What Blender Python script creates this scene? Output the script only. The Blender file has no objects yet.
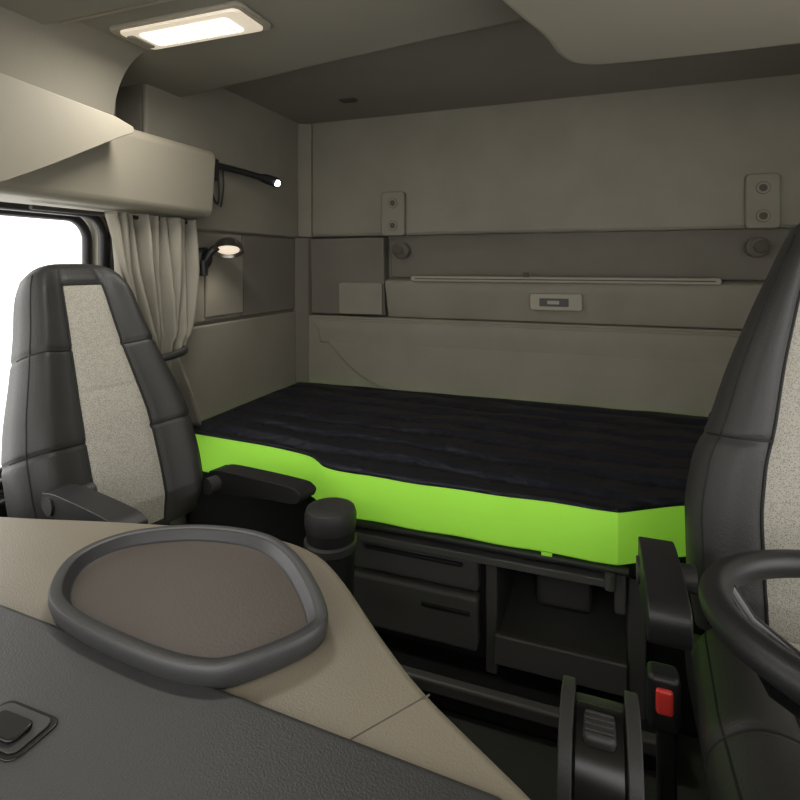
import bpy, bmesh, math, random
from mathutils import Vector, Matrix, noise
random.seed(4)
EYE = 1.12      # height of the viewing position above the cab floor; model z is measured from it, everything is lifted at the end
FLOOR = -EYE
scene = bpy.context.scene
scene.view_settings.view_transform = 'Standard'

# ------------------------------------------------------------------ materials
def lin(c):
    out = []
    for v in c:
        v /= 255.0
        out.append(v / 12.92 if v <= 0.04045 else ((v + 0.055) / 1.055) ** 2.4)
    return tuple(out) + (1.0,)

def mat(name, rgb, rough=0.6, bump=None, var=0.0, varscale=6.0, metal=0.0, emit=None, estr=0.0, spec=0.5):
    m = bpy.data.materials.new(name)
    m.use_nodes = True
    nt = m.node_tree
    b = nt.nodes['Principled BSDF']
    c = lin(rgb)
    b.inputs['Base Color'].default_value = c
    b.inputs['Roughness'].default_value = rough
    b.inputs['Metallic'].default_value = metal
    b.inputs['Specular IOR Level'].default_value = spec
    tc = nt.nodes.new('ShaderNodeTexCoord')
    if emit:
        b.inputs['Emission Color'].default_value = lin(emit)
        b.inputs['Emission Strength'].default_value = estr
    if var > 0:
        n = nt.nodes.new('ShaderNodeTexNoise')
        n.inputs['Scale'].default_value = varscale
        n.inputs['Detail'].default_value = 5
        nt.links.new(tc.outputs['Object'], n.inputs['Vector'])
        r = nt.nodes.new('ShaderNodeValToRGB')
        r.color_ramp.elements[0].position = 0.3
        r.color_ramp.elements[1].position = 0.7
        r.color_ramp.elements[0].color = tuple(v * (1 - var) for v in c[:3]) + (1,)
        r.color_ramp.elements[1].color = tuple(min(1, v * (1 + var)) for v in c[:3]) + (1,)
        nt.links.new(n.outputs['Fac'], r.inputs['Fac'])
        nt.links.new(r.outputs['Color'], b.inputs['Base Color'])
    if bump:
        sc, st = bump
        bp = nt.nodes.new('ShaderNodeBump')
        bp.inputs['Strength'].default_value = st
        bp.inputs['Distance'].default_value = 0.002
        n2 = nt.nodes.new('ShaderNodeTexNoise')
        n2.inputs['Scale'].default_value = sc
        n2.inputs['Detail'].default_value = 3
        nt.links.new(tc.outputs['Object'], n2.inputs['Vector'])
        nt.links.new(n2.outputs['Fac'], bp.inputs['Height'])
        nt.links.new(bp.outputs['Normal'], b.inputs['Normal'])
    return m

def mesh_fabric(name, rgb1, rgb2, scale):
    m = bpy.data.materials.new(name); m.use_nodes = True
    nt = m.node_tree; b = nt.nodes['Principled BSDF']
    b.inputs['Roughness'].default_value = 0.9
    tc = nt.nodes.new('ShaderNodeTexCoord')
    v = nt.nodes.new('ShaderNodeTexVoronoi'); v.inputs['Scale'].default_value = scale
    r = nt.nodes.new('ShaderNodeValToRGB')
    r.color_ramp.elements[0].position = 0.1; r.color_ramp.elements[0].color = lin(rgb2)
    r.color_ramp.elements[1].position = 0.5; r.color_ramp.elements[1].color = lin(rgb1)
    bp = nt.nodes.new('ShaderNodeBump'); bp.inputs['Strength'].default_value = 0.4; bp.inputs['Distance'].default_value = 0.001
    nt.links.new(tc.outputs['Object'], v.inputs['Vector'])
    nt.links.new(v.outputs['Distance'], r.inputs['Fac'])
    nt.links.new(r.outputs['Color'], b.inputs['Base Color'])
    nt.links.new(v.outputs['Distance'], bp.inputs['Height'])
    nt.links.new(bp.outputs['Normal'], b.inputs['Normal'])
    return m

M = {}
M['wall'] = mat('wall_fabric', (136, 131, 118), 0.95, (350, 0.5), 0.07, 5)
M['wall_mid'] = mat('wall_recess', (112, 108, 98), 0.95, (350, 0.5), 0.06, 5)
M['headliner'] = mat('headliner', (128, 124, 112), 0.95, (300, 0.3), 0.04, 4)
M['beige'] = mat('beige_plastic', (150, 144, 129), 0.6, (500, 0.15), 0.03, 4)
M['pelmet'] = mat('pelmet_plastic', (143, 137, 122), 0.65, (500, 0.15), 0.03, 4)
M['tan'] = mat('tan_dash', (134, 126, 110), 0.5, (450, 0.25), 0.04, 6)
M['grey'] = mat('grey_dash', (57, 57, 57), 0.5, (500, 0.35), 0.04, 6)
M['rim'] = mat('tray_rim', (57, 57, 58), 0.42, (500, 0.15))
M['trayin'] = mat('tray_floor', (82, 73, 66), 0.5, (300, 0.15), 0.04, 8)
M['black'] = mat('black_plastic', (31, 31, 32), 0.45, (400, 0.15))
M['blackg'] = mat('black_gloss', (16, 16, 17), 0.25)
M['dark'] = mat('dark_grey_plastic', (52, 52, 51), 0.5, (400, 0.2))
M['bunkgrey'] = mat('bunk_grey_plastic', (88, 87, 85), 0.45, (400, 0.2))
M['gear'] = mat('gear_grey_plastic', (74, 73, 70), 0.4, (400, 0.15))
M['leather'] = mat('seat_leather', (52, 51, 50), 0.5, (260, 0.4), 0.06, 10, spec=0.4)
M['stitch'] = mat('stitch', (18, 18, 18), 0.7)
M['fab'] = mesh_fabric('seat_mesh_fabric', (168, 164, 153), (104, 101, 94), 380)
M['floor'] = mat('floor_rubber', (56, 57, 53), 0.8, (150, 0.5), 0.1, 8)
M['green'] = mat('green_cover_added_glow', (178, 250, 84), 0.75, (600, 0.2), 0.02, 6, emit=(150, 228, 60), estr=0.20)  # ordinary green cloth; weak emission added to brighten it beyond the light it receives
M['curtain'] = mat('curtain_cloth', (146, 141, 128), 0.95, (500, 0.2), 0.04, 8)
M['lamp'] = mat('lamp_lens', (255, 250, 235), 0.4, emit=(255, 246, 228), estr=1.6)
M['lampedge'] = mat('lamp_lens_edge', (235, 225, 205), 0.4, emit=(255, 238, 212), estr=0.40)
M['led'] = mat('led', (255, 255, 255), 0.4, emit=(255, 255, 255), estr=8.0)
M['bulb'] = mat('lamp_reflector', (240, 228, 205), 0.3, emit=(255, 238, 212), estr=0.75)
M['chrome'] = mat('satin_metal', (150, 146, 138), 0.35, metal=1.0)
M['red'] = mat('red_button', (215, 60, 52), 0.4)
M['line'] = mat('panel_seam', (82, 78, 68), 0.9)

# quilted black bedding
def quilt():
    m = bpy.data.materials.new('black_quilt'); m.use_nodes = True
    nt = m.node_tree; b = nt.nodes['Principled BSDF']
    b.inputs['Roughness'].default_value = 0.55
    b.inputs['Specular IOR Level'].default_value = 0.35
    tc = nt.nodes.new('ShaderNodeTexCoord')
    mp = nt.nodes.new('ShaderNodeMapping'); mp.inputs['Rotation'].default_value = (0, 0, math.radians(4))
    w = nt.nodes.new('ShaderNodeTexWave'); w.bands_direction = 'Y'; w.inputs['Scale'].default_value = 2.6
    w.inputs['Distortion'].default_value = 1.6; w.inputs['Detail'].default_value = 1
    n = nt.nodes.new('ShaderNodeTexNoise'); n.inputs['Scale'].default_value = 18
    r = nt.nodes.new('ShaderNodeValToRGB')
    r.color_ramp.elements[0].position = 0.0; r.color_ramp.elements[0].color = lin((13, 14, 20))
    r.color_ramp.elements[1].position = 0.18; r.color_ramp.elements[1].color = lin((23, 26, 37))
    ad = nt.nodes.new('ShaderNodeMath'); ad.operation = 'ADD'
    bp = nt.nodes.new('ShaderNodeBump'); bp.inputs['Strength'].default_value = 1.0; bp.inputs['Distance'].default_value = 0.020
    nt.links.new(tc.outputs['Object'], mp.inputs['Vector']); nt.links.new(mp.outputs['Vector'], w.inputs['Vector'])
    nt.links.new(tc.outputs['Object'], n.inputs['Vector'])
    nt.links.new(w.outputs['Fac'], r.inputs['Fac']); nt.links.new(r.outputs['Color'], b.inputs['Base Color'])
    nt.links.new(w.outputs['Fac'], ad.inputs[0]); nt.links.new(n.outputs['Fac'], ad.inputs[1])
    nt.links.new(ad.outputs[0], bp.inputs['Height']); nt.links.new(bp.outputs['Normal'], b.inputs['Normal'])
    return m
M['quilt'] = quilt()

# ------------------------------------------------------------------ mesh helpers
def finish(name, verts, faces, m, parent=None, smooth=True, mats=None, fm=None, sharp=35):
    me = bpy.data.meshes.new(name)
    me.from_pydata([tuple(v) for v in verts], [], faces)
    if mats:
        for x in mats: me.materials.append(x)
        for i, p in enumerate(me.polygons): p.material_index = fm[i]
    else:
        me.materials.append(m)
    bm = bmesh.new(); bm.from_mesh(me)
    bmesh.ops.recalc_face_normals(bm, faces=bm.faces)
    bm.to_mesh(me); bm.free()
    if smooth:
        for p in me.polygons: p.use_smooth = True
        me.set_sharp_from_angle(angle=math.radians(sharp))
    o = bpy.data.objects.new(name, me)
    scene.collection.objects.link(o)
    if parent: o.parent = parent
    return o

def empty(name, loc=(0, 0, 0), rotz=0):
    e = bpy.data.objects.new(name, None); scene.collection.objects.link(e)
    e.location = loc; e.rotation_euler = (0, 0, rotz); e.empty_display_size = 0.1
    return e

def bev(o, w, seg=3):
    if w > 0:
        b = o.modifiers.new('bevel', 'BEVEL'); b.width = w; b.segments = seg
        b.limit_method = 'ANGLE'; b.angle_limit = math.radians(38); b.harden_normals = True
        for p in o.data.polygons: p.use_smooth = True
    return o

def prism(name, pts, axis, a0, a1, m, bevel=0.0, parent=None, seg=3):
    n = len(pts)
    def mk(p, a):
        if axis == 'z': return (p[0], p[1], a)
        if axis == 'x': return (a, p[0], p[1])
        return (p[0], a, p[1])
    v = [mk(p, a0) for p in pts] + [mk(p, a1) for p in pts]
    f = [list(range(n))[::-1], list(range(n, 2 * n))] + [[i, (i + 1) % n, n + (i + 1) % n, n + i] for i in range(n)]
    o = finish(name, v, f, m, parent)
    return bev(o, bevel, seg)

def box(name, x0, x1, y0, y1, z0, z1, m, bevel=0.004, parent=None, seg=3):
    return prism(name, [(x0, y0), (x1, y0), (x1, y1), (x0, y1)], 'z', z0, z1, m, bevel, parent, seg)

def tube(name, pts, r, m, parent=None, closed=False, ns=12, radii=None):
    pts = [Vector(p) for p in pts]; n = len(pts); V = []; F = []
    up = Vector((0, 0, 1)); prev = None
    for i, p in enumerate(pts):
        if closed: t = pts[(i + 1) % n] - pts[(i - 1) % n]
        else: t = pts[min(i + 1, n - 1)] - pts[max(i - 1, 0)]
        t.normalize()
        if prev is None:
            a = up if abs(t.dot(up)) < 0.9 else Vector((1, 0, 0))
            u = (a - t * a.dot(t)).normalized()
        else:
            u = (prev - t * prev.dot(t)).normalized()
        prev = u; w = t.cross(u)
        rr = radii[i] if radii else r
        for k in range(ns):
            a = 2 * math.pi * k / ns
            V.append(p + u * math.cos(a) * rr + w * math.sin(a) * rr)
    for i in range(n if closed else n - 1):
        j = (i + 1) % n
        for k in range(ns):
            F.append([i * ns + k, i * ns + (k + 1) % ns, j * ns + (k + 1) % ns, j * ns + k])
    if not closed:
        F.append(list(range(ns))[::-1]); F.append([(n - 1) * ns + k for k in range(ns)])
    return finish(name, V, F, m, parent, sharp=50)

def catmull(pts, per=6, closed=True):
    n = len(pts); out = []
    rng = n if closed else n - 1
    for i in range(rng):
        g = lambda k: Vector(pts[k % n]) if closed else Vector(pts[max(0, min(n - 1, k))])
        p0, p1, p2, p3 = g(i - 1), g(i), g(i + 1), g(i + 2)
        for s in range(per):
            t = s / per
            out.append(0.5 * ((2 * p1) + (p2 - p0) * t + (2 * p0 - 5 * p1 + 4 * p2 - p3) * t * t + (3 * p1 - p0 - 3 * p2 + p3) * t ** 3))
    if not closed: out.append(Vector(pts[-1]))
    return out

def revolve(name, prof, m, loc, parent=None, axis='z', n=32):
    V = []; F = []
    for r, h in prof:
        for k in range(n):
            a = 2 * math.pi * k / n
            c, s = r * math.cos(a), r * math.sin(a)
            if axis == 'z': v = (loc[0] + c, loc[1] + s, loc[2] + h)
            elif axis == 'y': v = (loc[0] + c, loc[1] + h, loc[2] + s)
            else: v = (loc[0] + h, loc[1] + c, loc[2] + s)
            V.append(v)
    for i in range(len(prof) - 1):
        for k in range(n):
            F.append([i * n + k, i * n + (k + 1) % n, (i + 1) * n + (k + 1) % n, (i + 1) * n + k])
    F.append(list(range(n))[::-1]); F.append([(len(prof) - 1) * n + k for k in range(n)])
    return finish(name, V, F, m, parent)

def interp(tab, t):
    if t <= tab[0][0]: return tab[0][1]
    for (a, x), (b, y) in zip(tab, tab[1:]):
        if t <= b:
            s = (t - a) / (b - a)
            return x + (y - x) * s
    return tab[-1][1]

def sinterp(tab, t):            # smoothed table lookup
    return sum(interp(tab, min(1, max(0, t + d))) for d in (-0.03, -0.015, 0, 0.015, 0.03)) / 5 if 0.04 < t < 0.93 else interp(tab, t)

def rrect(a0, a1, b0, b1, r, k=6):
    out = []
    for cx, cy, s in ((a1 - r, b1 - r, 0), (a0 + r, b1 - r, 1), (a0 + r, b0 + r, 2), (a1 - r, b0 + r, 3)):
        for i in range(k + 1):
            a = math.pi / 2 * (s + i / k)
            out.append((cx + r * math.cos(a), cy + r * math.sin(a)))
    return out

# ------------------------------------------------------------------ shell
XL, XR, YB = -1.32, 0.92, 2.20
box('floor', -1.5, 1.0, -0.45, 2.35, FLOOR - 0.06, FLOOR, M['floor'], 0)

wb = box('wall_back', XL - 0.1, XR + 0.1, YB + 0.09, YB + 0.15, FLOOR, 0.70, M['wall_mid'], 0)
prism('upper_panel', [(YB + 0.09, 0.125), (YB + 0.012, 0.125), (YB, 0.137), (YB, 0.66), (YB + 0.09, 0.66)], 'x', -1.245, XR, M['wall'], 0.004, wb)
prism('upper_corner_panel', [(-1.32, YB + 0.09), (-1.32, YB - 0.03), (-1.305, YB - 0.02), (-1.25, YB + 0.002), (-1.25, YB + 0.09)], 'z', 0.125, 0.66, M['wall'], 0.004, wb)
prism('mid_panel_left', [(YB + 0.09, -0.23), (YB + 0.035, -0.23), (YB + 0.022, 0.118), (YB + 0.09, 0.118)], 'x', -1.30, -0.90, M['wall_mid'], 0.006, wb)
band = [(YB + 0.09, -0.23), (YB + 0.045, -0.235), (YB + 0.03, -0.20), (YB + 0.006, -0.12), (YB - 0.004, -0.088), (YB - 0.002, -0.074), (YB + 0.014, -0.066), (YB + 0.09, -0.064)]
prism('mid_shelf_band', band, 'x', -0.885, XR, M['wall'], 0.006, wb, 4)
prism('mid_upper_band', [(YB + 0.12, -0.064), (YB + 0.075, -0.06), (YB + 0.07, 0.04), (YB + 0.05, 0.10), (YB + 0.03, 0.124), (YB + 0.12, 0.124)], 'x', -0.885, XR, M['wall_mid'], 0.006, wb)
sweep = catmull([(-1.255, -0.25), (-1.20, -0.30), (-1.10, -0.41), (-1.00, -0.49), (-0.90, -0.535), (-0.75, -0.56)], 6, False)
low = [(XR, -0.244), (-1.255, -0.244)] + [tuple(p) for p in sweep] + [(-0.75, -0.62), (XR, -0.62)]
prism('lower_pad', low, 'y', YB - 0.012, YB + 0.09, M['wall'], 0.018, wb, 5)
prism('lower_pad_roll', [(YB + 0.09, -0.244), (YB - 0.002, -0.246), (YB - 0.018, -0.254), (YB - 0.024, -0.272), (YB - 0.020, -0.305), (YB - 0.011, -0.355), (YB + 0.09, -0.36)], 'x', -1.20, XR, M['wall'], 0.006, wb, 4)
box('lower_back_panel', XL, XR, YB + 0.004, YB + 0.09, -0.66, -0.236, M['wall'], 0.004, wb)
prism('corner_post', [(-1.32, YB + 0.09), (-1.32, YB - 0.045), (-1.302, YB - 0.045), (-1.265, YB - 0.0), (-1.262, YB + 0.09)], 'z', -0.66, 0.122, M['wall_mid'], 0.006, wb)
prism('locker_lid', rrect(-1.117, -0.905, -0.225, -0.085, 0.01), 'y', YB + 0.016, YB + 0.04, M['wall'], 0.003, wb)
prism('pocket_rail', rrect(-0.754, 0.398, -0.073, -0.050, 0.011), 'y', YB - 0.035, YB + 0.05, M['beige'], 0.005, wb)
prism('pocket_slot', rrect(-0.735, 0.38, -0.0640, -0.0590, 0.0022), 'y', YB - 0.0362, YB - 0.033, M['line'], 0.0, wb)
box('rail_latch', -0.285, -0.265, YB - 0.04, YB - 0.01, -0.052, -0.034, M['line'], 0.003, wb)
for i, (x0, x1) in enumerate(((-0.893, -0.785), (0.472, 0.575))):
    br = empty('bunk_bracket')
    prism('plate', rrect(x0, x1, 0.122, 0.312, 0.016), 'y', YB - 0.024, YB + 0.001, M['wall'], 0.006, br)
    cx = (x0 + x1) / 2
    for z in (0.262, 0.165):
        revolve('bolt', [(0.021, 0.002), (0.020, -0.003), (0.013, -0.003), (0.012, 0.0), (0.006, 0.0)], M['wall'], (cx, YB - 0.024, z), br, 'y', 24)
        revolve('bolt_ring', [(0.022, 0.0), (0.022, -0.0015), (0.0215, -0.002)], M['line'], (cx, YB - 0.0235, z), br, 'y', 24)
    kn = empty('coat_hook')
    xk = -0.82 if i == 0 else 0.52
    revolve('base', [(0.036, 0.068), (0.036, 0.022), (0.028, 0.012)], M['wall_mid'], (xk, YB, 0.06), kn, 'y')
    revolve('knob', [(0.014, 0.014), (0.012, -0.006), (0.022, -0.012), (0.023, -0.022), (0.014, -0.028)], M['line'], (xk, YB, 0.06), kn, 'y')
ctrl = empty('bunk_control_panel')
prism('bezel', rrect(-0.262, -0.065, -0.182, -0.116, 0.012), 'y', YB - 0.014, YB + 0.03, M['beige'], 0.004, ctrl)
prism('display', rrect(-0.225, -0.115, -0.166, -0.134, 0.004), 'y', YB - 0.0165, YB - 0.010, M['dark'], 0.001, ctrl)
prism('button_strip', rrect(-0.195, -0.15, -0.157, -0.143, 0.003), 'y', YB - 0.0185, YB - 0.014, M['beige'], 0.001, ctrl)

# left (sleeper) wall
wl = box('wall_left', XL - 0.10, XL - 0.0, 1.28, YB + 0.10, FLOOR, 0.70, M['wall_mid'], 0)
box('upper_fabric', XL, XL + 0.02, 1.282, YB - 0.03, 0.12, 0.655, M['wall'], 0.008, wl)
box('mid_panel_front', XL, XL + 0.012, 1.30, 1.765, -0.205, 0.112, M['wall'], 0.008, wl)
box('mid_panel_rear', XL, XL + 0.012, 1.772, YB - 0.045, -0.205, 0.112, M['wall_mid'], 0.006, wl)
box('lower_panel', XL, XL + 0.018, 1.30, YB - 0.045, -0.66, -0.215, M['wall'], 0.012, wl)
box('side_pocket', XL + 0.01, XL + 0.022, 1.55, 1.76, -0.19, 0.06, M['wall'], 0.008, wl)

# door wall with window opening (further outboard)
XD = -1.42
def holed(name, x0, x1, oy0, oy1, oz0, oz1, loop, m):
    cy = sum(p[0] for p in loop) / len(loop); cz = sum(p[1] for p in loop) / len(loop)
    outer = []
    for (y, z) in loop:
        dy, dz = y - cy, z - cz
        s = min(((oy1 - cy) / dy if dy > 1e-9 else (oy0 - cy) / dy if dy < -1e-9 else 1e9),
                ((oz1 - cz) / dz if dz > 1e-9 else (oz0 - cz) / dz if dz < -1e-9 else 1e9))
        outer.append([cy + dy * s, cz + dz * s])
    for c in ((oy0, oz0), (oy0, oz1), (oy1, oz0), (oy1, oz1)):
        k = min(range(len(outer)), key=lambda i: (outer[i][0] - c[0]) ** 2 + (outer[i][1] - c[1]) ** 2)
        outer[k] = [c[0], c[1]]
    n = len(loop)
    V = [(x, y, z) for x in (x0, x1) for y, z in outer] + [(x, y, z) for x in (x0, x1) for y, z in loop]
    F = []
    for i in range(n):
        j = (i + 1) % n
        F += [[i, j, 2 * n + j, 2 * n + i], [n + i, 3 * n + i, 3 * n + j, n + j], [2 * n + i, 2 * n + j, 3 * n + j, 3 * n + i], [i, n + i, n + j, j]]
    return finish(name, V, F, m, None, True, sharp=30)
wloop = rrect(0.12, 1.235, -0.56, 0.155, 0.075, 8)
holed('wall_door_side', XD - 0.06, XD, -0.45, 1.28, FLOOR, 0.70, wloop, M['beige'])
win = empty('window_1')
tube('seal', [(XD + 0.004, y, z) for y, z in rrect(0.125, 1.23, -0.555, 0.15, 0.072, 8)], 0.013, M['black'], win, True)
tube('inner_seal', [(XD - 0.05, y, z) for y, z in rrect(0.135, 1.22, -0.545, 0.14, 0.07, 8)], 0.014, M['black'], win, True)
tube('frame_trim', [(XD + 0.006, y, z) for y, z in rrect(0.095, 1.26, -0.585, 0.18, 0.09, 8)], 0.010, M['dark'], win, True)
box('door_sill', XD, XD + 0.05, -0.2, 1.27, -0.66, -0.58, M['black'], 0.012, win)

loopR = rrect(0.05, 1.15, -0.5, 0.2, 0.06, 6)
holed('wall_right', XR + 0.0, XR + 0.06, -0.45, YB + 0.15, FLOOR, 0.70, loopR, M['wall'])
wf = empty('wall_front')
box('lower', -1.48, 1.0, -0.45, -0.39, FLOOR, -0.36, M['dark'], 0, wf)
box('header', -1.48, 1.0, -0.45, -0.39, 0.52, 0.70, M['headliner'], 0, wf)

# ceilings
box('ceiling', -1.48, 1.0, 1.0, YB + 0.15, 0.646, 0.70, M['headliner'], 0)
edge = catmull([(-1.42, 1.47), (-1.156, 1.42), (-0.653, 1.332), (-0.18, 1.262), (0.3, 1.24), (0.98, 1.24)], 5, False)
cf = prism('ceiling_front', [tuple(p) for p in edge] + [(0.98, -0.45), (-1.42, -0.45)], 'z', 0.55, 0.66, M['headliner'], 0.025, None, 5)
box('visor_panel', -1.30, 0.9, -0.40, 0.862, 0.528, 0.56, M['headliner'], 0.018, cf, 4)
box('seam_bead', -1.30, 0.9, 0.872, 0.884, 0.540, 0.556, M['beige'], 0.004, cf)
cove = [(-1.42, 0.56), (-1.42, 0.385), (-1.215, 0.385)] + [(-1.215 + 0.13 * (1 - math.cos(a)), 0.385 + 0.168 * math.sin(a)) for a in [math.pi / 2 * i / 12 for i in range(1, 13)]]
prism('trim_cove', cove, 'y', -0.4, 1.09, M['headliner'], 0.012)
lk = catmull([(0.97, 1.31), (0.40, 1.335), (0.05, 1.325), (-0.045, 1.30), (-0.085, 1.24), (-0.11, 1.12), (-0.175, 0.90), (-0.26, 0.5), (-0.30, 0.0), (-0.30, -0.38)], 5, False)
prism('overhead_locker', [tuple(p) for p in lk] + [(0.97, -0.38)], 'z', 0.45, 0.56, M['beige'], 0.02, None, 5)
for i, (x, y) in enumerate(((-0.93, 1.93), (0.43, 1.60))):
    v = empty('ceiling_vent')
    prism('frame', rrect(x - 0.035, x + 0.035, y - 0.022, y + 0.022, 0.01), 'z', 0.642, 0.65, M['line'], 0.002, v)
    for k in range(4):
        box('slat', x - 0.026, x + 0.026, y - 0.018 + k * 0.010, y - 0.013 + k * 0.010, 0.639, 0.644, M['dark'], 0.001, v)
cl = empty('ceiling_lamp')
prism('bezel', rrect(-1.075, -0.705, 0.940, 1.072, 0.02), 'z', 0.540, 0.552, M['beige'], 0.005, cl)
prism('lens_surround', rrect(-1.05, -0.72, 0.950, 1.058, 0.015), 'z', 0.534, 0.544, M['lampedge'], 0.003, cl)
prism('lens', rrect(-1.01, -0.76, 0.970, 1.040, 0.012), 'z', 0.531, 0.540, M['lamp'], 0.003, cl)
prism('switch', rrect(-1.045, -1.023, 0.97, 1.04, 0.006), 'z', 0.530, 0.540, M['wall'], 0.003, cl)
for k in range(6):
    box('lens_rib', -0.995 + k * 0.043, -0.992 + k * 0.043, 0.972, 1.038, 0.5295, 0.532, M['lampedge'], 0, cl)

pel = empty('pelmet_shelf')
prism('body', [(XL, 0.145), (-1.195, 0.15), (-1.178, 0.166), (-1.165, 0.345), (-1.18, 0.365), (XL, 0.37)], 'y', 0.75, 1.44, M['pelmet'], 0.010, pel, 4)
box('body_outboard', XD, XL, 0.2, 1.279, 0.19, 0.37, M['pelmet'], 0.004, pel)
prof = [(tuple(p)) for p in catmull([(1.03, 0.340), (1.03, 0.325), (0.99, 0.305), (0.90, 0.255), (0.78, 0.19), (0.66, 0.135), (0.55, 0.11)], 5, False)]
prism('trim_door_header', prof + [(-0.4, 0.10), (-0.4, 0.37), (0.7, 0.370), (0.98, 0.352)], 'x', XD, -1.085, M['pelmet'], 0.016, None, 5)

# ------------------------------------------------------------------ curtain
cur = empty('side_curtain')
def curtain():
    rows, cols = 60, 160; V = []; F = []
    y0t = [(0, 1.10), (0.25, 1.13), (0.5, 1.19), (0.66, 1.245), (0.78, 1.23), (1, 1.22)]
    y1t = [(0, 1.44), (0.25, 1.43), (0.5, 1.40), (0.66, 1.365), (0.78, 1.395), (1, 1.47)]
    for i in range(rows + 1):
        t = i / rows; z = 0.144 - 0.671 * t
        a, b = interp(y0t, t), interp(y1t, t)
        amp = 0.022 + 0.006 * math.sin(3 * t)
        if abs(t - 0.66) < 0.1: amp = 0.012 + 0.1 * abs(t - 0.66)
        for j in range(cols + 1):
            s = j / cols
            y = a + (b - a) * s + 0.004 * math.sin(7 * s * 6.28 + 2 * t)
            x = -1.262 + amp * math.sin(6.28 * 8.5 * s + 1.3 * math.sin(2.5 * t + 3 * s)) + 0.012 * math.sin(6.28 * 3.1 * s + 4 * t)
            V.append((x, y, z))
    for i in range(rows):
        for j in range(cols):
            k = i * (cols + 1) + j
            F.append([k, k + 1, k + cols + 2, k + cols + 1])
    o = finish('cloth', V, F, M['curtain'], cur, sharp=80)
    s = o.modifiers.new('s', 'SOLIDIFY'); s.thickness = 0.003
curtain()
tube('tieback', [(-1.255 + 0.046 * math.cos(a), 1.305 + 0.074 * math.sin(a), -0.275 + 0.006 * math.sin(a)) for a in [2 * math.pi * k / 28 for k in range(28)]], 0.012, M['dark'], cur, True)
tube('curtain_rail', [(-1.265, 0.9, 0.135), (-1.265, 1.44, 0.135)], 0.006, M['dark'], cur)

# ------------------------------------------------------------------ lights on the side wall
gl = empty('gooseneck_reading_light')
box('mount', XL + 0.018, XL + 0.05, 1.545, 1.585, 0.295, 0.372, M['black'], 0.006, gl)
pts = catmull([(-1.285, 1.565, 0.350), (-1.27, 1.62, 0.348), (-1.245, 1.70, 0.341), (-1.215, 1.79, 0.330)], 8, False)
tube('arm', pts, 0.012, M['black'], gl)
tube('head', [(-1.225, 1.765, 0.333), (-1.215, 1.79, 0.330), (-1.20, 1.84, 0.322), (-1.197, 1.85, 0.320)], 0.017, M['black'], gl, radii=[0.013, 0.019, 0.021, 0.015])
revolve('led', [(0.0125, 0.006), (0.012, -0.002), (0.008, -0.006), (0.003, -0.008)], M['led'], (-1.188, 1.822, 0.3165), gl, 'y', 20)
tube('cable', catmull([(-1.29, 1.56, 0.31), (-1.285, 1.565, 0.25), (-1.285, 1.59, 0.215), (-1.285, 1.60, 0.25), (-1.285, 1.595, 0.335)], 8, False), 0.003, M['black'], gl)
tube('cable_2', catmull([(-1.285, 1.62, 0.34), (-1.285, 1.625, 0.28), (-1.285, 1.61, 0.205)], 8, False), 0.003, M['black'], gl)

rl = empty('reading_lamp')
revolve('base', [(0.038, 0.0), (0.038, 0.016), (0.030, 0.024)], M['black'], (XL + 0.012, 1.535, 0.02), rl, 'x')
tube('stem', catmull([(XL + 0.03, 1.52, -0.015), (XL + 0.05, 1.53, 0.035), (XL + 0.07, 1.55, 0.060)], 6, False), 0.013, M['black'], rl)
q = (-Vector((0.24, -0.32, -0.88))).to_track_quat('Z', 'Y').to_euler()
hd = revolve('shade', [(0.012, 0.034), (0.032, 0.028), (0.048, 0.008), (0.053, -0.014), (0.050, -0.014), (0.044, 0.0), (0.030, 0.014)], M['chrome'], (0, 0, 0), rl)
hd.location = (XL + 0.095, 1.575, 0.055); hd.rotation_euler = q
bl = revolve('bulb', [(0.038, -0.006), (0.028, -0.009), (0.010, -0.010)], M['bulb'], (0, 0, 0), rl)
bl.location = hd.location; bl.rotation_euler = q
tube('tail', [(XL + 0.04, 1.51, 0.01), (XL + 0.045, 1.507, -0.04)], 0.015, M['black'], rl)

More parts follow.
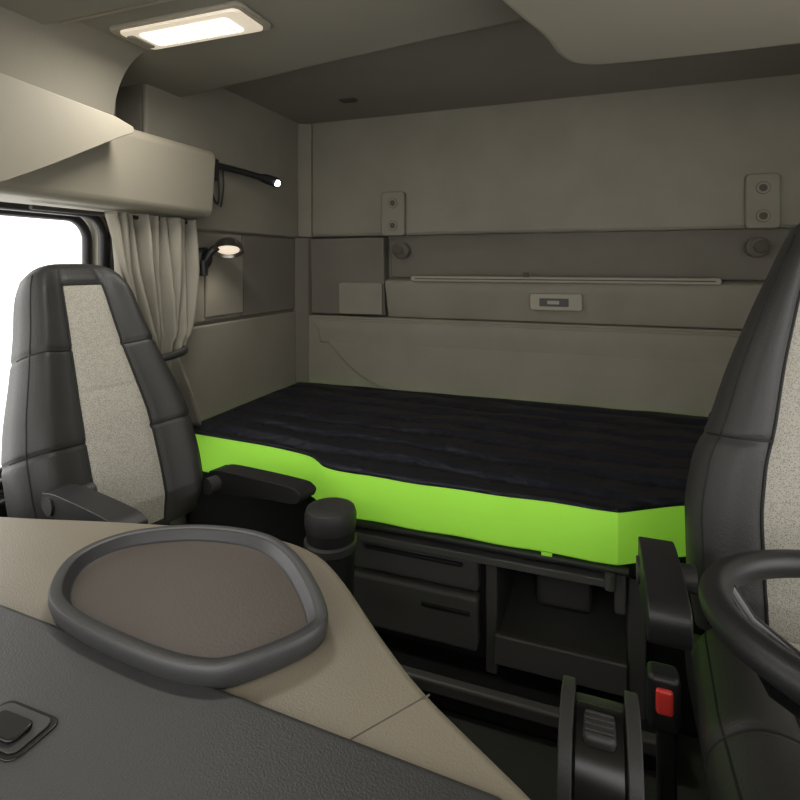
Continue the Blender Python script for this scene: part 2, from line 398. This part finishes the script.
# ------------------------------------------------------------------ mattress
def mattress():
    ol = [(-1.29, 2.15), (-1.29, 1.45), (-1.28, 1.412)]
    ol += [tuple(p) for p in catmull([(-1.27, 1.408), (-1.10, 1.396), (-0.95, 1.384), (-0.84, 1.372), (-0.775, 1.356), (-0.735, 1.328), (-0.700, 1.298), (-0.655, 1.282), (-0.60, 1.278)], 5, False)]
    ol += [(-0.60 + 0.63 * k / 14, 1.278 + 0.003 * math.sin(k * 1.3)) for k in range(1, 14)]
    ol += [(0.036, 1.278), (0.046, 1.283), (0.10, 1.318), (0.16, 1.357), (0.20, 1.380), (0.3, 1.387), (0.5, 1.387), (0.7, 1.387), (0.87, 1.387), (0.87, 1.8), (0.87, 2.15)]
    ol += [(0.87 - 2.16 * k / 24, 2.165) for k in range(0, 24)]
    d = []
    for i, p in enumerate(ol):
        q = ol[(i + 1) % len(ol)]; L = math.dist(p, q); m = max(1, int(L / 0.02))
        for k in range(m): d.append((p[0] + (q[0] - p[0]) * k / m, p[1] + (q[1] - p[1]) * k / m))
    n = len(d); c = (-0.2, 1.78)
    def ring(s, z, nz=0.0):
        return [(c[0] + (x - c[0]) * s, c[1] + (y - c[1]) * s,
                 z + nz * noise.noise(Vector((x * s * 5, y * s * 5, 1.3)))) for x, y in d]
    V = []; F = []; fm = []
    spec = [(0.985, -0.664, 0), (0.997, -0.659, 0), (1.0, -0.647, 0), (1.0, -0.60, 0), (1.0, -0.5455, 0.004), (0.999, -0.5395, 0.004), (0.994, -0.537, 0.004)]
    spec += [(0.97 - 0.0485 * k, -0.536 + 0.003 * min(1, k / 3), 0.009) for k in range(20)]
    for s in spec: V += ring(*s)
    for r in range(len(spec) - 1):
        for i in range(n):
            j = (i + 1) % n
            F.append([r * n + i, r * n + j, (r + 1) * n + j, (r + 1) * n + i]); fm.append(0 if r < 4 else 1)
    F.append(list(range(n))[::-1]); fm.append(0)
    F.append([(len(spec) - 1) * n + i for i in range(n)]); fm.append(1)
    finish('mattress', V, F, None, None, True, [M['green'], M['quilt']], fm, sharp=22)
mattress()

# ------------------------------------------------------------------ bunk base with drawers
bb = empty('bunk_base')
D = M['bunkgrey']; K = M['black']
box('deck', -1.30, 0.9, 1.43, 2.19, -0.70, -0.668, K, 0.004, bb)
box('front_rail', -0.70, 0.10, 1.335, 1.40, -0.715, -0.668, K, 0.006, bb)
box('left_rail', -1.30, -0.70, 1.42, 1.46, -0.72, -0.668, K, 0.006, bb)
box('right_rail', 0.10, 0.9, 1.42, 1.46, -0.72, -0.668, K, 0.006, bb)
tube('rail_lip', [(-0.69, 1.325, -0.695), (0.06, 1.325, -0.695)], 0.010, M['dark'], bb)
box('rail_shelf', -0.66, 0.02, 1.325, 1.42, -0.742, -0.722, D, 0.004, bb)
box('carcass_left', -1.28, -0.66, 1.44, 2.1, FLOOR, -0.72, K, 0.01, bb)
box('divider', -0.275, -0.245, 1.37, 1.9, -1.04, -0.70, D, 0.005, bb)
box('drawer_block', -0.66, -0.275, 1.385, 1.95, FLOOR + 0.1, -0.72, K, 0.006, bb)
box('cubby_back', -0.25, 0.10, 1.75, 1.80, FLOOR, -0.70, M['dark'], 0.0, bb)
box('cubby_floor', -0.25, 0.10, 1.37, 1.78, -1.0, -0.955, D, 0.005, bb)
box('cubby_lip', -0.25, 0.06, 1.35, 1.37, -1.0, -0.925, D, 0.006, bb)
box('cubby_side', 0.06, 0.10, 1.36, 1.78, FLOOR, -0.70, D, 0.006, bb)
box('carcass_right', 0.10, 0.88, 1.44, 2.1, FLOOR, -0.72, K, 0.01, bb)
box('drawer_top', -0.645, -0.29, 1.355, 1.39, -0.835, -0.752, D, 0.010, bb)
box('drawer_low', -0.645, -0.29, 1.350, 1.39, -0.985, -0.845, D, 0.012, bb)
box('drawer_pull', -0.44, -0.31, 1.344, 1.356, -0.892, -0.882, K, 0.003, bb)
box('drawer_pull_top', -0.60, -0.33, 1.346, 1.36, -0.772, -0.763, K, 0.003, bb)
box('plinth', -0.70, 0.15, 1.31, 1.40, FLOOR, FLOOR + 0.075, K, 0.012, bb)
box('plinth_strip', -0.70, 0.15, 1.29, 1.32, FLOOR + 0.05, FLOOR + 0.085, D, 0.008, bb)
box('cubby_box', -0.17, -0.02, 1.55, 1.72, -0.955, -0.83, D, 0.02, bb)
tube('hinge_pin', [(0.02, 1.315, -0.735), (0.02, 1.315, -0.70)], 0.012, D, bb)
box('hinge_arm', 0.03, 0.055, 1.33, 1.36, -0.80, -0.70, D, 0.006, bb)
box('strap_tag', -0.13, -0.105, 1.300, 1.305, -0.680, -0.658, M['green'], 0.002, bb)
box('floor_mat', -0.62, 0.06, 0.62, 1.25, FLOOR, FLOOR + 0.015, M['floor'], 0.006, None)

# ------------------------------------------------------------------ seats
def pad(name, parent, base, pvec, nvec, L, wprof, thprof, r0, strip_t, seams, bol=0.03, nT=140, nS=128):
    """upholstered pad lofted along pvec, front towards nvec; fabric centre strip, leather bolsters."""
    p = Vector(pvec).normalized(); nv = Vector(nvec).normalized(); V = []; F = []; fm = []
    for i in range(nT + 1):
        t = i / nT
        w = sinterp(wprof, t); th = interp(thprof, t)
        c = Vector(base) + p * (L * t)
        for j in range(nS):
            a = 2 * math.pi * (j + 0.5) / nS
            cu, su = math.cos(a), math.sin(a)
            u = math.copysign(abs(cu) ** 0.62, cu); v = math.copysign(abs(su) ** 0.62, su)
            off = 0; ww = w
            if su > 0:
                r = abs(u)
                env = min(1, t / 0.06) * min(1, (1 - t) / 0.12)
                off += bol * math.exp(-((r - 0.80) / 0.20) ** 2) * env
                off -= 0.006 * math.exp(-((r - r0) / 0.03) ** 2) * env
                off -= 0.006 * math.exp(-((t - strip_t[1]) / 0.008) ** 2) * (1 if r < r0 else 0)
                for ts in seams[0]:
                    if r > r0: off -= 0.006 * math.exp(-((t - ts) / 0.008) ** 2)
                for ts in seams[1]:
                    if r <= r0: off -= 0.003 * math.exp(-((t - ts) / 0.008) ** 2)
            for ts in seams[0]:
                ww -= 0.003 * math.exp(-((t - ts) / 0.008) ** 2) * (1 if abs(u) > r0 else 0)
            V.append(c + Vector((1, 0, 0)) * (ww * u) + nv * (th * v + off))
    for i in range(nT):
        for j in range(nS):
            k = (j + 1) % nS
            F.append([i * nS + j, i * nS + k, (i + 1) * nS + k, (i + 1) * nS + j])
            a = 2 * math.pi * (j + 1) / nS
            u = abs(math.cos(a)) ** 0.62
            t = (i + 0.5) / nT
            fm.append(1 if (math.sin(a) > 0 and u < r0 and strip_t[0] < t < strip_t[1]) else 0)
    F.append(list(range(nS))[::-1]); fm.append(0)
    F.append([nT * nS + j for j in range(nS)]); fm.append(0)
    o = finish(name, V, F, None, parent, True, [M['leather'], M['fab']], fm, sharp=60)
    ends = []
    for sgn in (1, -1):
        cands = [j for j in range(nS) if math.sin(2 * math.pi * (j + 0.5) / nS) > 0 and math.cos(2 * math.pi * (j + 0.5) / nS) * sgn > 0]
        jj = min(cands, key=lambda j: abs(abs(math.cos(2 * math.pi * (j + 0.5) / nS)) ** 0.62 - r0))
        i1 = int(strip_t[1] * nT)
        line = [V[i * nS + jj] + nv * 0.001 for i in range(max(1, int(strip_t[0] * nT)), i1 + 1)]
        ends.append(jj)
        tube(name + '_piping', line, 0.0032, M['stitch'], parent, ns=8)
        j2 = min(cands, key=lambda j: abs(abs(math.cos(2 * math.pi * (j + 0.5) / nS)) ** 0.62 - 0.93))
        line = [V[i * nS + j2] - nv * 0.0008 for i in range(3, int(0.95 * nT))]
        tube(name + '_stitch', line, 0.0022, M['stitch'], parent, ns=6)
        for ts in seams[0]:
            ii = round(ts * nT)
            js = [j for j in cands if abs(math.cos(2 * math.pi * (j + 0.5) / nS)) ** 0.62 > r0]
            tube(name + '_cross_seam', [V[ii * nS + j] + nv * 0.001 for j in sorted(js)], 0.0022, M['stitch'], parent, ns=6)
    i1 = int(strip_t[1] * nT)
    j0, j1 = sorted(ends)
    tube(name + '_top_piping', [V[i1 * nS + j] + nv * 0.001 for j in range(j0, j1 + 1)], 0.0035, M['stitch'], parent, ns=8)
    return o

def armrest(parent, name, x, y0, y1, z, w=0.032, h=0.045, rise=0.0):
    pr = catmull([(y0, z - h * 0.2), (y0 + 0.01, z - 0.004), (y0 + 0.06, z + 0.002), (y1 - 0.05, z), (y1 - 0.008, z - 0.008), (y1, z - h * 0.5), (y1 - 0.02, z - h * 0.9), (y1 - 0.10, z - h), (y0 + 0.04, z - h * 1.3), (y0, z - h)], 5)
    pr = [(p[0], p[1] - rise * (y1 - p[0]) / (y1 - y0)) for p in pr]
    return prism(name, pr, 'x', x - w, x + w, M['black'], 0.016, parent, 5)

WP_A = [(0, 0.86), (0.08, 0.96), (0.2, 1.0), (0.34, 0.99), (0.46, 0.92), (0.6, 0.80), (0.75, 0.69), (0.86, 0.63), (0.91, 0.585), (0.95, 0.52), (0.975, 0.44), (0.99, 0.35), (1, 0.24)]
WP_B = [(0, 0.96), (0.10, 1.0), (0.28, 1.0), (0.40, 0.93), (0.46, 0.84), (0.61, 0.70), (0.75, 0.54), (0.86, 0.40), (0.93, 0.31), (0.97, 0.25), (1, 0.16)]
def cab_seat(name, loc, ang, W, WP, lean_deg, backL, backy, arms, r0, zc, cl, seams):
    s = empty(name, (loc[0], loc[1], 0), ang)
    L = math.radians(lean_deg)
    wp = [(a, b * W) for a, b in WP]
    tp = [(0, 0.05), (0.1, 0.075), (0.4, 0.078), (0.65, 0.062), (0.85, 0.055), (0.93, 0.050), (0.965, 0.042), (0.985, 0.032), (1, 0.016)]
    pad('backrest', s, (0, backy, -0.64), (0, -math.sin(L), math.cos(L)), (0, math.cos(L), math.sin(L)), backL, wp, tp, r0, (0.02, 0.90), seams, 0.028)
    cw = [(0, 0.9 * W), (0.1, 1.02 * W), (0.5, 1.08 * W), (0.85, 1.08 * W), (0.96, 0.98 * W), (1, 0.8 * W)]
    ct = [(0, 0.04), (0.1, 0.062), (0.85, 0.065), (0.95, 0.052), (1, 0.02)]
    pad('cushion', s, (0, backy + 0.03, zc - 0.05), (0, 1, 0.04), (0, -0.04, 1), cl, cw, ct, r0, (0.04, 0.93), ([0.55], [0.6]), 0.022, nT=90)
    prism('pan', [tuple(p) for p in catmull([(backy - 0.08, zc - 0.10), (backy + 0.2, zc - 0.09), (backy + cl, zc - 0.09), (backy + cl + 0.02, zc - 0.13), (backy + cl - 0.1, zc - 0.19), (backy, zc - 0.19), (backy - 0.09, zc - 0.16)], 4)], 'x', -W * 0.98, W * 0.98, M['black'], 0.012, s)
    z = zc - 0.20; k = 0
    while z - 0.043 > FLOOR + 0.10:
        box('bellow_%d' % k, -W * (0.78 - 0.03 * (k % 2)), W * (0.78 - 0.03 * (k % 2)), backy + 0.02, backy + cl - 0.1, z - 0.043, z, M['black'], 0.014, s)
        z -= 0.045; k += 1
    box('pedestal', -W * 0.8, W * 0.8, backy, backy + cl - 0.08, FLOOR, z, M['black'], 0.02, s)
    prism('back_shell', [tuple(p) for p in catmull([(backy - 0.10, zc - 0.12), (backy - 0.02, zc - 0.12), (backy - 0.03 - 0.3 * math.sin(L), zc + 0.28), (backy - 0.09 - 0.3 * math.sin(L), zc + 0.28), (backy - 0.13, zc)], 4)], 'x', -W * 0.8, W * 0.8, M['black'], 0.01, s)
    for nm, x, y0, y1, z, h, w, rise in arms:
        armrest(s, nm, x, y0, y1, z, w, h, rise)
        zz = z - rise - h * 0.7
        tube(nm + '_pivot', [(x - math.copysign(w + 0.03, x), y0 + 0.03, zz), (x + math.copysign(w + 0.004, x), y0 + 0.03, zz)], min(0.022, h * 0.5), M['dark'], s, ns=20)
    return s

# passenger seat, swivelled towards the middle of the cab; local +Y is the way the seat faces, local -X its rearward side
pa = math.radians(78)
dvec = (math.sin(pa), -math.cos(pa))
ang = math.atan2(-dvec[0], dvec[1])
cab_seat('passenger_seat', (-0.962, 0.943), ang, 0.210, WP_A, 22, 0.685, -0.075,
         [('armrest_rear', -0.242, -0.05, 0.272, -0.522, 0.042, 0.028, 0.018), ('armrest_front', 0.185, 0.0, 0.262, -0.434, 0.034, 0.026, 0.0)], 0.38, -0.74, 0.42, ([0.34, 0.66], [0.5]))
# driver seat faces forwards (-Y)
cab_seat('driver_seat', (0.412, 1.00), math.pi, 0.264, WP_B, 12, 0.745, -0.09,
         [('armrest_inner', 0.322, -0.04, 0.175, -0.472, 0.072, 0.028, 0.0), ('armrest_outer', -0.322, -0.04, 0.175, -0.472, 0.072, 0.028, 0.0)], 0.60, -0.61, 0.50, ([0.44], [0.5]))
bk = empty('seat_belt_buckle')
box('stalk', 0.080, 0.108, 0.90, 0.925, -0.82, -0.68, M['black'], 0.006, bk)
box('housing', 0.066, 0.112, 0.89, 0.93, -0.70, -0.615, M['black'], 0.010, bk)
box('release_button', 0.077, 0.101, 0.884, 0.90, -0.668, -0.630, M['red'], 0.005, bk)

# ------------------------------------------------------------------ steering wheel
sw = empty('steering_wheel')
C = Vector((0.345, 0.70, -0.388)); SL = 0.15
def wpt(a, r, drop=0):
    x, y = r * math.cos(a), r * math.sin(a)
    return (C.x + x, C.y + y, C.z - SL * y - drop)
tube('rim', [wpt(2 * math.pi * k / 72, 0.220) for k in range(72)], 0.0175, M['black'], sw, True, 16)
revolve('hub', [(0.05, -0.05), (0.075, -0.03), (0.078, 0.0), (0.06, 0.018), (0.03, 0.022)], M['black'], (C.x, C.y, C.z - 0.10), sw)
for k, a in enumerate((200, 160, 20, -20)):
    a = math.radians(a)
    tube('spoke_%d' % k, [wpt(a, 0.212, 0.004), wpt(a, 0.19, 0.04), wpt(a, 0.12, 0.085), wpt(a, 0.06, 0.10)], 0.016, M['blackg'], sw, radii=[0.012, 0.015, 0.018, 0.02])
tube('column', [(C.x, C.y - 0.0, C.z - 0.14), (C.x, C.y - 0.20, -0.75), (C.x, C.y - 0.30, FLOOR)], 0.045, M['black'], sw, ns=20)

# ------------------------------------------------------------------ gear selector console
gc = empty('gear_selector')
G = M['gear']
gz = -0.028
def gp(pts): return [(p[0], p[1] + (gz if p[1] > FLOOR + 0.05 else 0)) for p in catmull(pts, 6)]
prism('body', gp([(0.60, FLOOR), (0.585, -0.80), (0.572, -0.64), (0.580, -0.545), (0.605, -0.497), (0.65, -0.480), (0.695, -0.495), (0.715, -0.56), (0.70, -0.75), (0.70, FLOOR)]), 'x', -0.042, 0.040, M['dark'], 0.018, gc, 5)
prism('face_panel', gp([(0.585, -0.70), (0.563, -0.62), (0.568, -0.545), (0.597, -0.488), (0.64, -0.473), (0.66, -0.482), (0.62, -0.53), (0.60, -0.60), (0.60, -0.70)]), 'x', -0.026, 0.024, M['blackg'], 0.006, gc, 4)
for sx0, sx1 in ((-0.043, -0.028), (0.026, 0.041)):
    prism('side_rib', gp([(0.578, -0.76), (0.560, -0.63), (0.566, -0.54), (0.596, -0.483), (0.648, -0.466), (0.70, -0.482), (0.66, -0.51), (0.61, -0.56), (0.60, -0.76)]), 'x', sx0, sx1, M['dark'], 0.006, gc, 4)
for k in range(3):
    box('button_%d' % k, -0.019, 0.017, 0.557, 0.575, gz - 0.600 - 0.032 * k, gz - 0.578 - 0.032 * k, G, 0.004, gc)
box('thumb_wheel', -0.018, 0.016, 0.605, 0.645, gz - 0.484, gz - 0.469, M['dark'], 0.007, gc)
for k in range(4):
    box('thumb_wheel_rib', -0.016, 0.014, 0.611 + k * 0.008, 0.614 + k * 0.008, gz - 0.470, gz - 0.467, M['dark'], 0.001, gc)

# ------------------------------------------------------------------ waste bin by the passenger seat
wbn = empty('waste_bin')
BX, BY = -0.588, 1.125
revolve('body', [(0.050, FLOOR + 0.001), (0.052, FLOOR + 0.01), (0.056, -0.62), (0.056, -0.60)], M['black'], (BX, BY, 0), wbn)
revolve('lid', [(0.058, -0.610), (0.060, -0.600), (0.060, -0.578), (0.056, -0.566), (0.040, -0.560), (0.030, -0.562)], M['dark'], (BX, BY, 0), wbn)
revolve('collar', [(0.058, -0.66), (0.062, -0.655), (0.062, -0.64), (0.058, -0.635)], M['dark'], (BX, BY, 0), wbn)

# ------------------------------------------------------------------ dashboard
db = empty('dashboard')
top = catmull([(-1.20, 0.53), (-0.90, 0.592), (-0.72, 0.64), (-0.576, 0.673), (-0.46, 0.685), (-0.384, 0.674), (-0.319, 0.635), (-0.218, 0.542), (-0.149, 0.485), (-0.04, 0.415), (0.03, 0.36), (0.08, 0.28)], 6, False)
prism('tan_top', [tuple(p) for p in top] + [(0.08, 0.05), (-1.30, 0.05), (-1.30, 0.50)], 'z', -0.45, -0.40, M['tan'], 0.012, db, 4)
prism('tan_apron', [(-0.60, 0.60), (-0.46, 0.66), (-0.39, 0.65), (-0.33, 0.61), (-0.20, 0.49), (-0.06, 0.39), (0.05, 0.27), (0.05, 0.1), (-0.60, 0.1)], 'z', -0.56, -0.445, M['tan'], 0.012, db, 4)
prism('body', [(-0.40, 0.10), (0.03, 0.10), (0.03, 0.26), (-0.2, 0.44), (-0.34, 0.55), (-0.40, 0.55)], 'z', FLOOR, -0.55, M['dark'], 0.012, db)
prism('grey_top', [(-1.35, 0.448), (-0.661, 0.432), (-0.07, 0.405), (-0.01, 0.38), (0.02, 0.30), (0.02, -0.38), (-1.35, -0.38)], 'z', -0.43, -0.392, M['grey'], 0.010, db, 4)
tube('tan_seam', [(-0.198, 0.412, -0.4003), (-0.149, 0.482, -0.4003)], 0.0009, M['line'], db, ns=6)
box('lower_front', -1.35, 0.9, -0.38, 0.05, FLOOR, -0.43, M['dark'], 0.01, db)
box('instrument_hood', 0.02, 0.72, -0.38, 0.26, -0.62, -0.36, M['dark'], 0.04, db, 5)
lt = empty('dash_latch')
prism('recess', rrect(-0.500, -0.432, 0.292, 0.336, 0.010), 'z', -0.3935, -0.3905, M['blackg'], 0.001, lt)
prism('rim', rrect(-0.495, -0.437, 0.296, 0.332, 0.008), 'z', -0.3905, -0.3890, M['dark'], 0.0005, lt)
prism('lever', rrect(-0.486, -0.446, 0.300, 0.322, 0.006), 'z', -0.3890, -0.3850, M['blackg'], 0.0015, lt)

# ------------------------------------------------------------------ tray
def tray():
    t = empty('serving_tray')
    P = [(-0.604, 0.452), (-0.640, 0.5117), (-0.622, 0.578), (-0.543, 0.630), (-0.441, 0.643), (-0.362, 0.608), (-0.283, 0.532), (-0.272, 0.488), (-0.315, 0.425), (-0.355, 0.404), (-0.428, 0.402), (-0.545, 0.418)]
    O = catmull(P, 8)
    n = len(O); c = sum(O, Vector((0, 0))) / n
    def off(d):
        out = []
        for i in range(n):
            tt = (O[(i + 1) % n] - O[i - 1]).normalized(); nr = Vector((tt.y, -tt.x))
            if nr.dot(O[i] - c) < 0: nr = -nr
            out.append(O[i] - nr * d)
        return out
    spec = [(0.020, -0.4), (0.008, -0.4), (0.004, -0.397), (0.0, -0.384), (0.0, -0.377), (0.002, -0.374), (0.013, -0.3735), (0.015, -0.375), (0.019, -0.386), (0.022, -0.3885)]
    V = []; F = []
    for d, z in spec: V += [(p.x, p.y, z + 0.0005) for p in off(d)]
    for r in range(len(spec) - 1):
        for i in range(n):
            j = (i + 1) % n; F.append([r * n + i, r * n + j, (r + 1) * n + j, (r + 1) * n + i])
    F.append(list(range(n))); F.append([(len(spec) - 1) * n + i for i in range(n)][::-1])
    finish('rim', V, F, M['rim'], t, sharp=40)
    prism('inlay', [tuple(p) for p in off(0.0225)], 'z', -0.3885, -0.3870, M['trayin'], 0, t)
tray()

# ------------------------------------------------------------------ lights
w = bpy.data.worlds.new('world'); scene.world = w; w.use_nodes = True
bg = w.node_tree.nodes['Background']; bg.inputs['Color'].default_value = (1.0, 0.985, 0.955, 1); bg.inputs['Strength'].default_value = 3.2
def light(name, kind, loc, energy, col, size=0.1, rot=(0, 0, 0), sy=None):
    l = bpy.data.lights.new(name, kind); l.energy = energy; l.color = col
    if kind == 'AREA':
        l.size = size
        if sy: l.shape = 'RECTANGLE'; l.size_y = sy
    elif kind == 'SPOT': l.shadow_soft_size = size; l.spot_size = math.radians(110); l.spot_blend = 0.8
    o = bpy.data.objects.new(name, l); scene.collection.objects.link(o); o.location = loc; o.rotation_euler = rot
    return o
light('ceiling_lamp_light', 'AREA', (-0.88, 1.0, 0.52), 4, (1, 0.96, 0.89), 0.3, (0, 0, 0), 0.09)
light('reading_lamp_light', 'SPOT', (XL + 0.11, 1.56, 0.03), 0.8, (1, 0.92, 0.8), 0.02, (0, 0, 0))

# ------------------------------------------------------------------ camera
cam = bpy.data.cameras.new('camera'); co = bpy.data.objects.new('camera', cam); scene.collection.objects.link(co)
cam.sensor_width = 36; cam.lens = 542 / 800 * 36; cam.shift_y = -0.17; cam.clip_start = 0.02
co.location = (0, 0, 0); co.rotation_euler = (math.radians(90), 0, math.radians(20.3))
scene.camera = co

for o in list(scene.objects):
    if o.parent is None: o.location.z += EYE
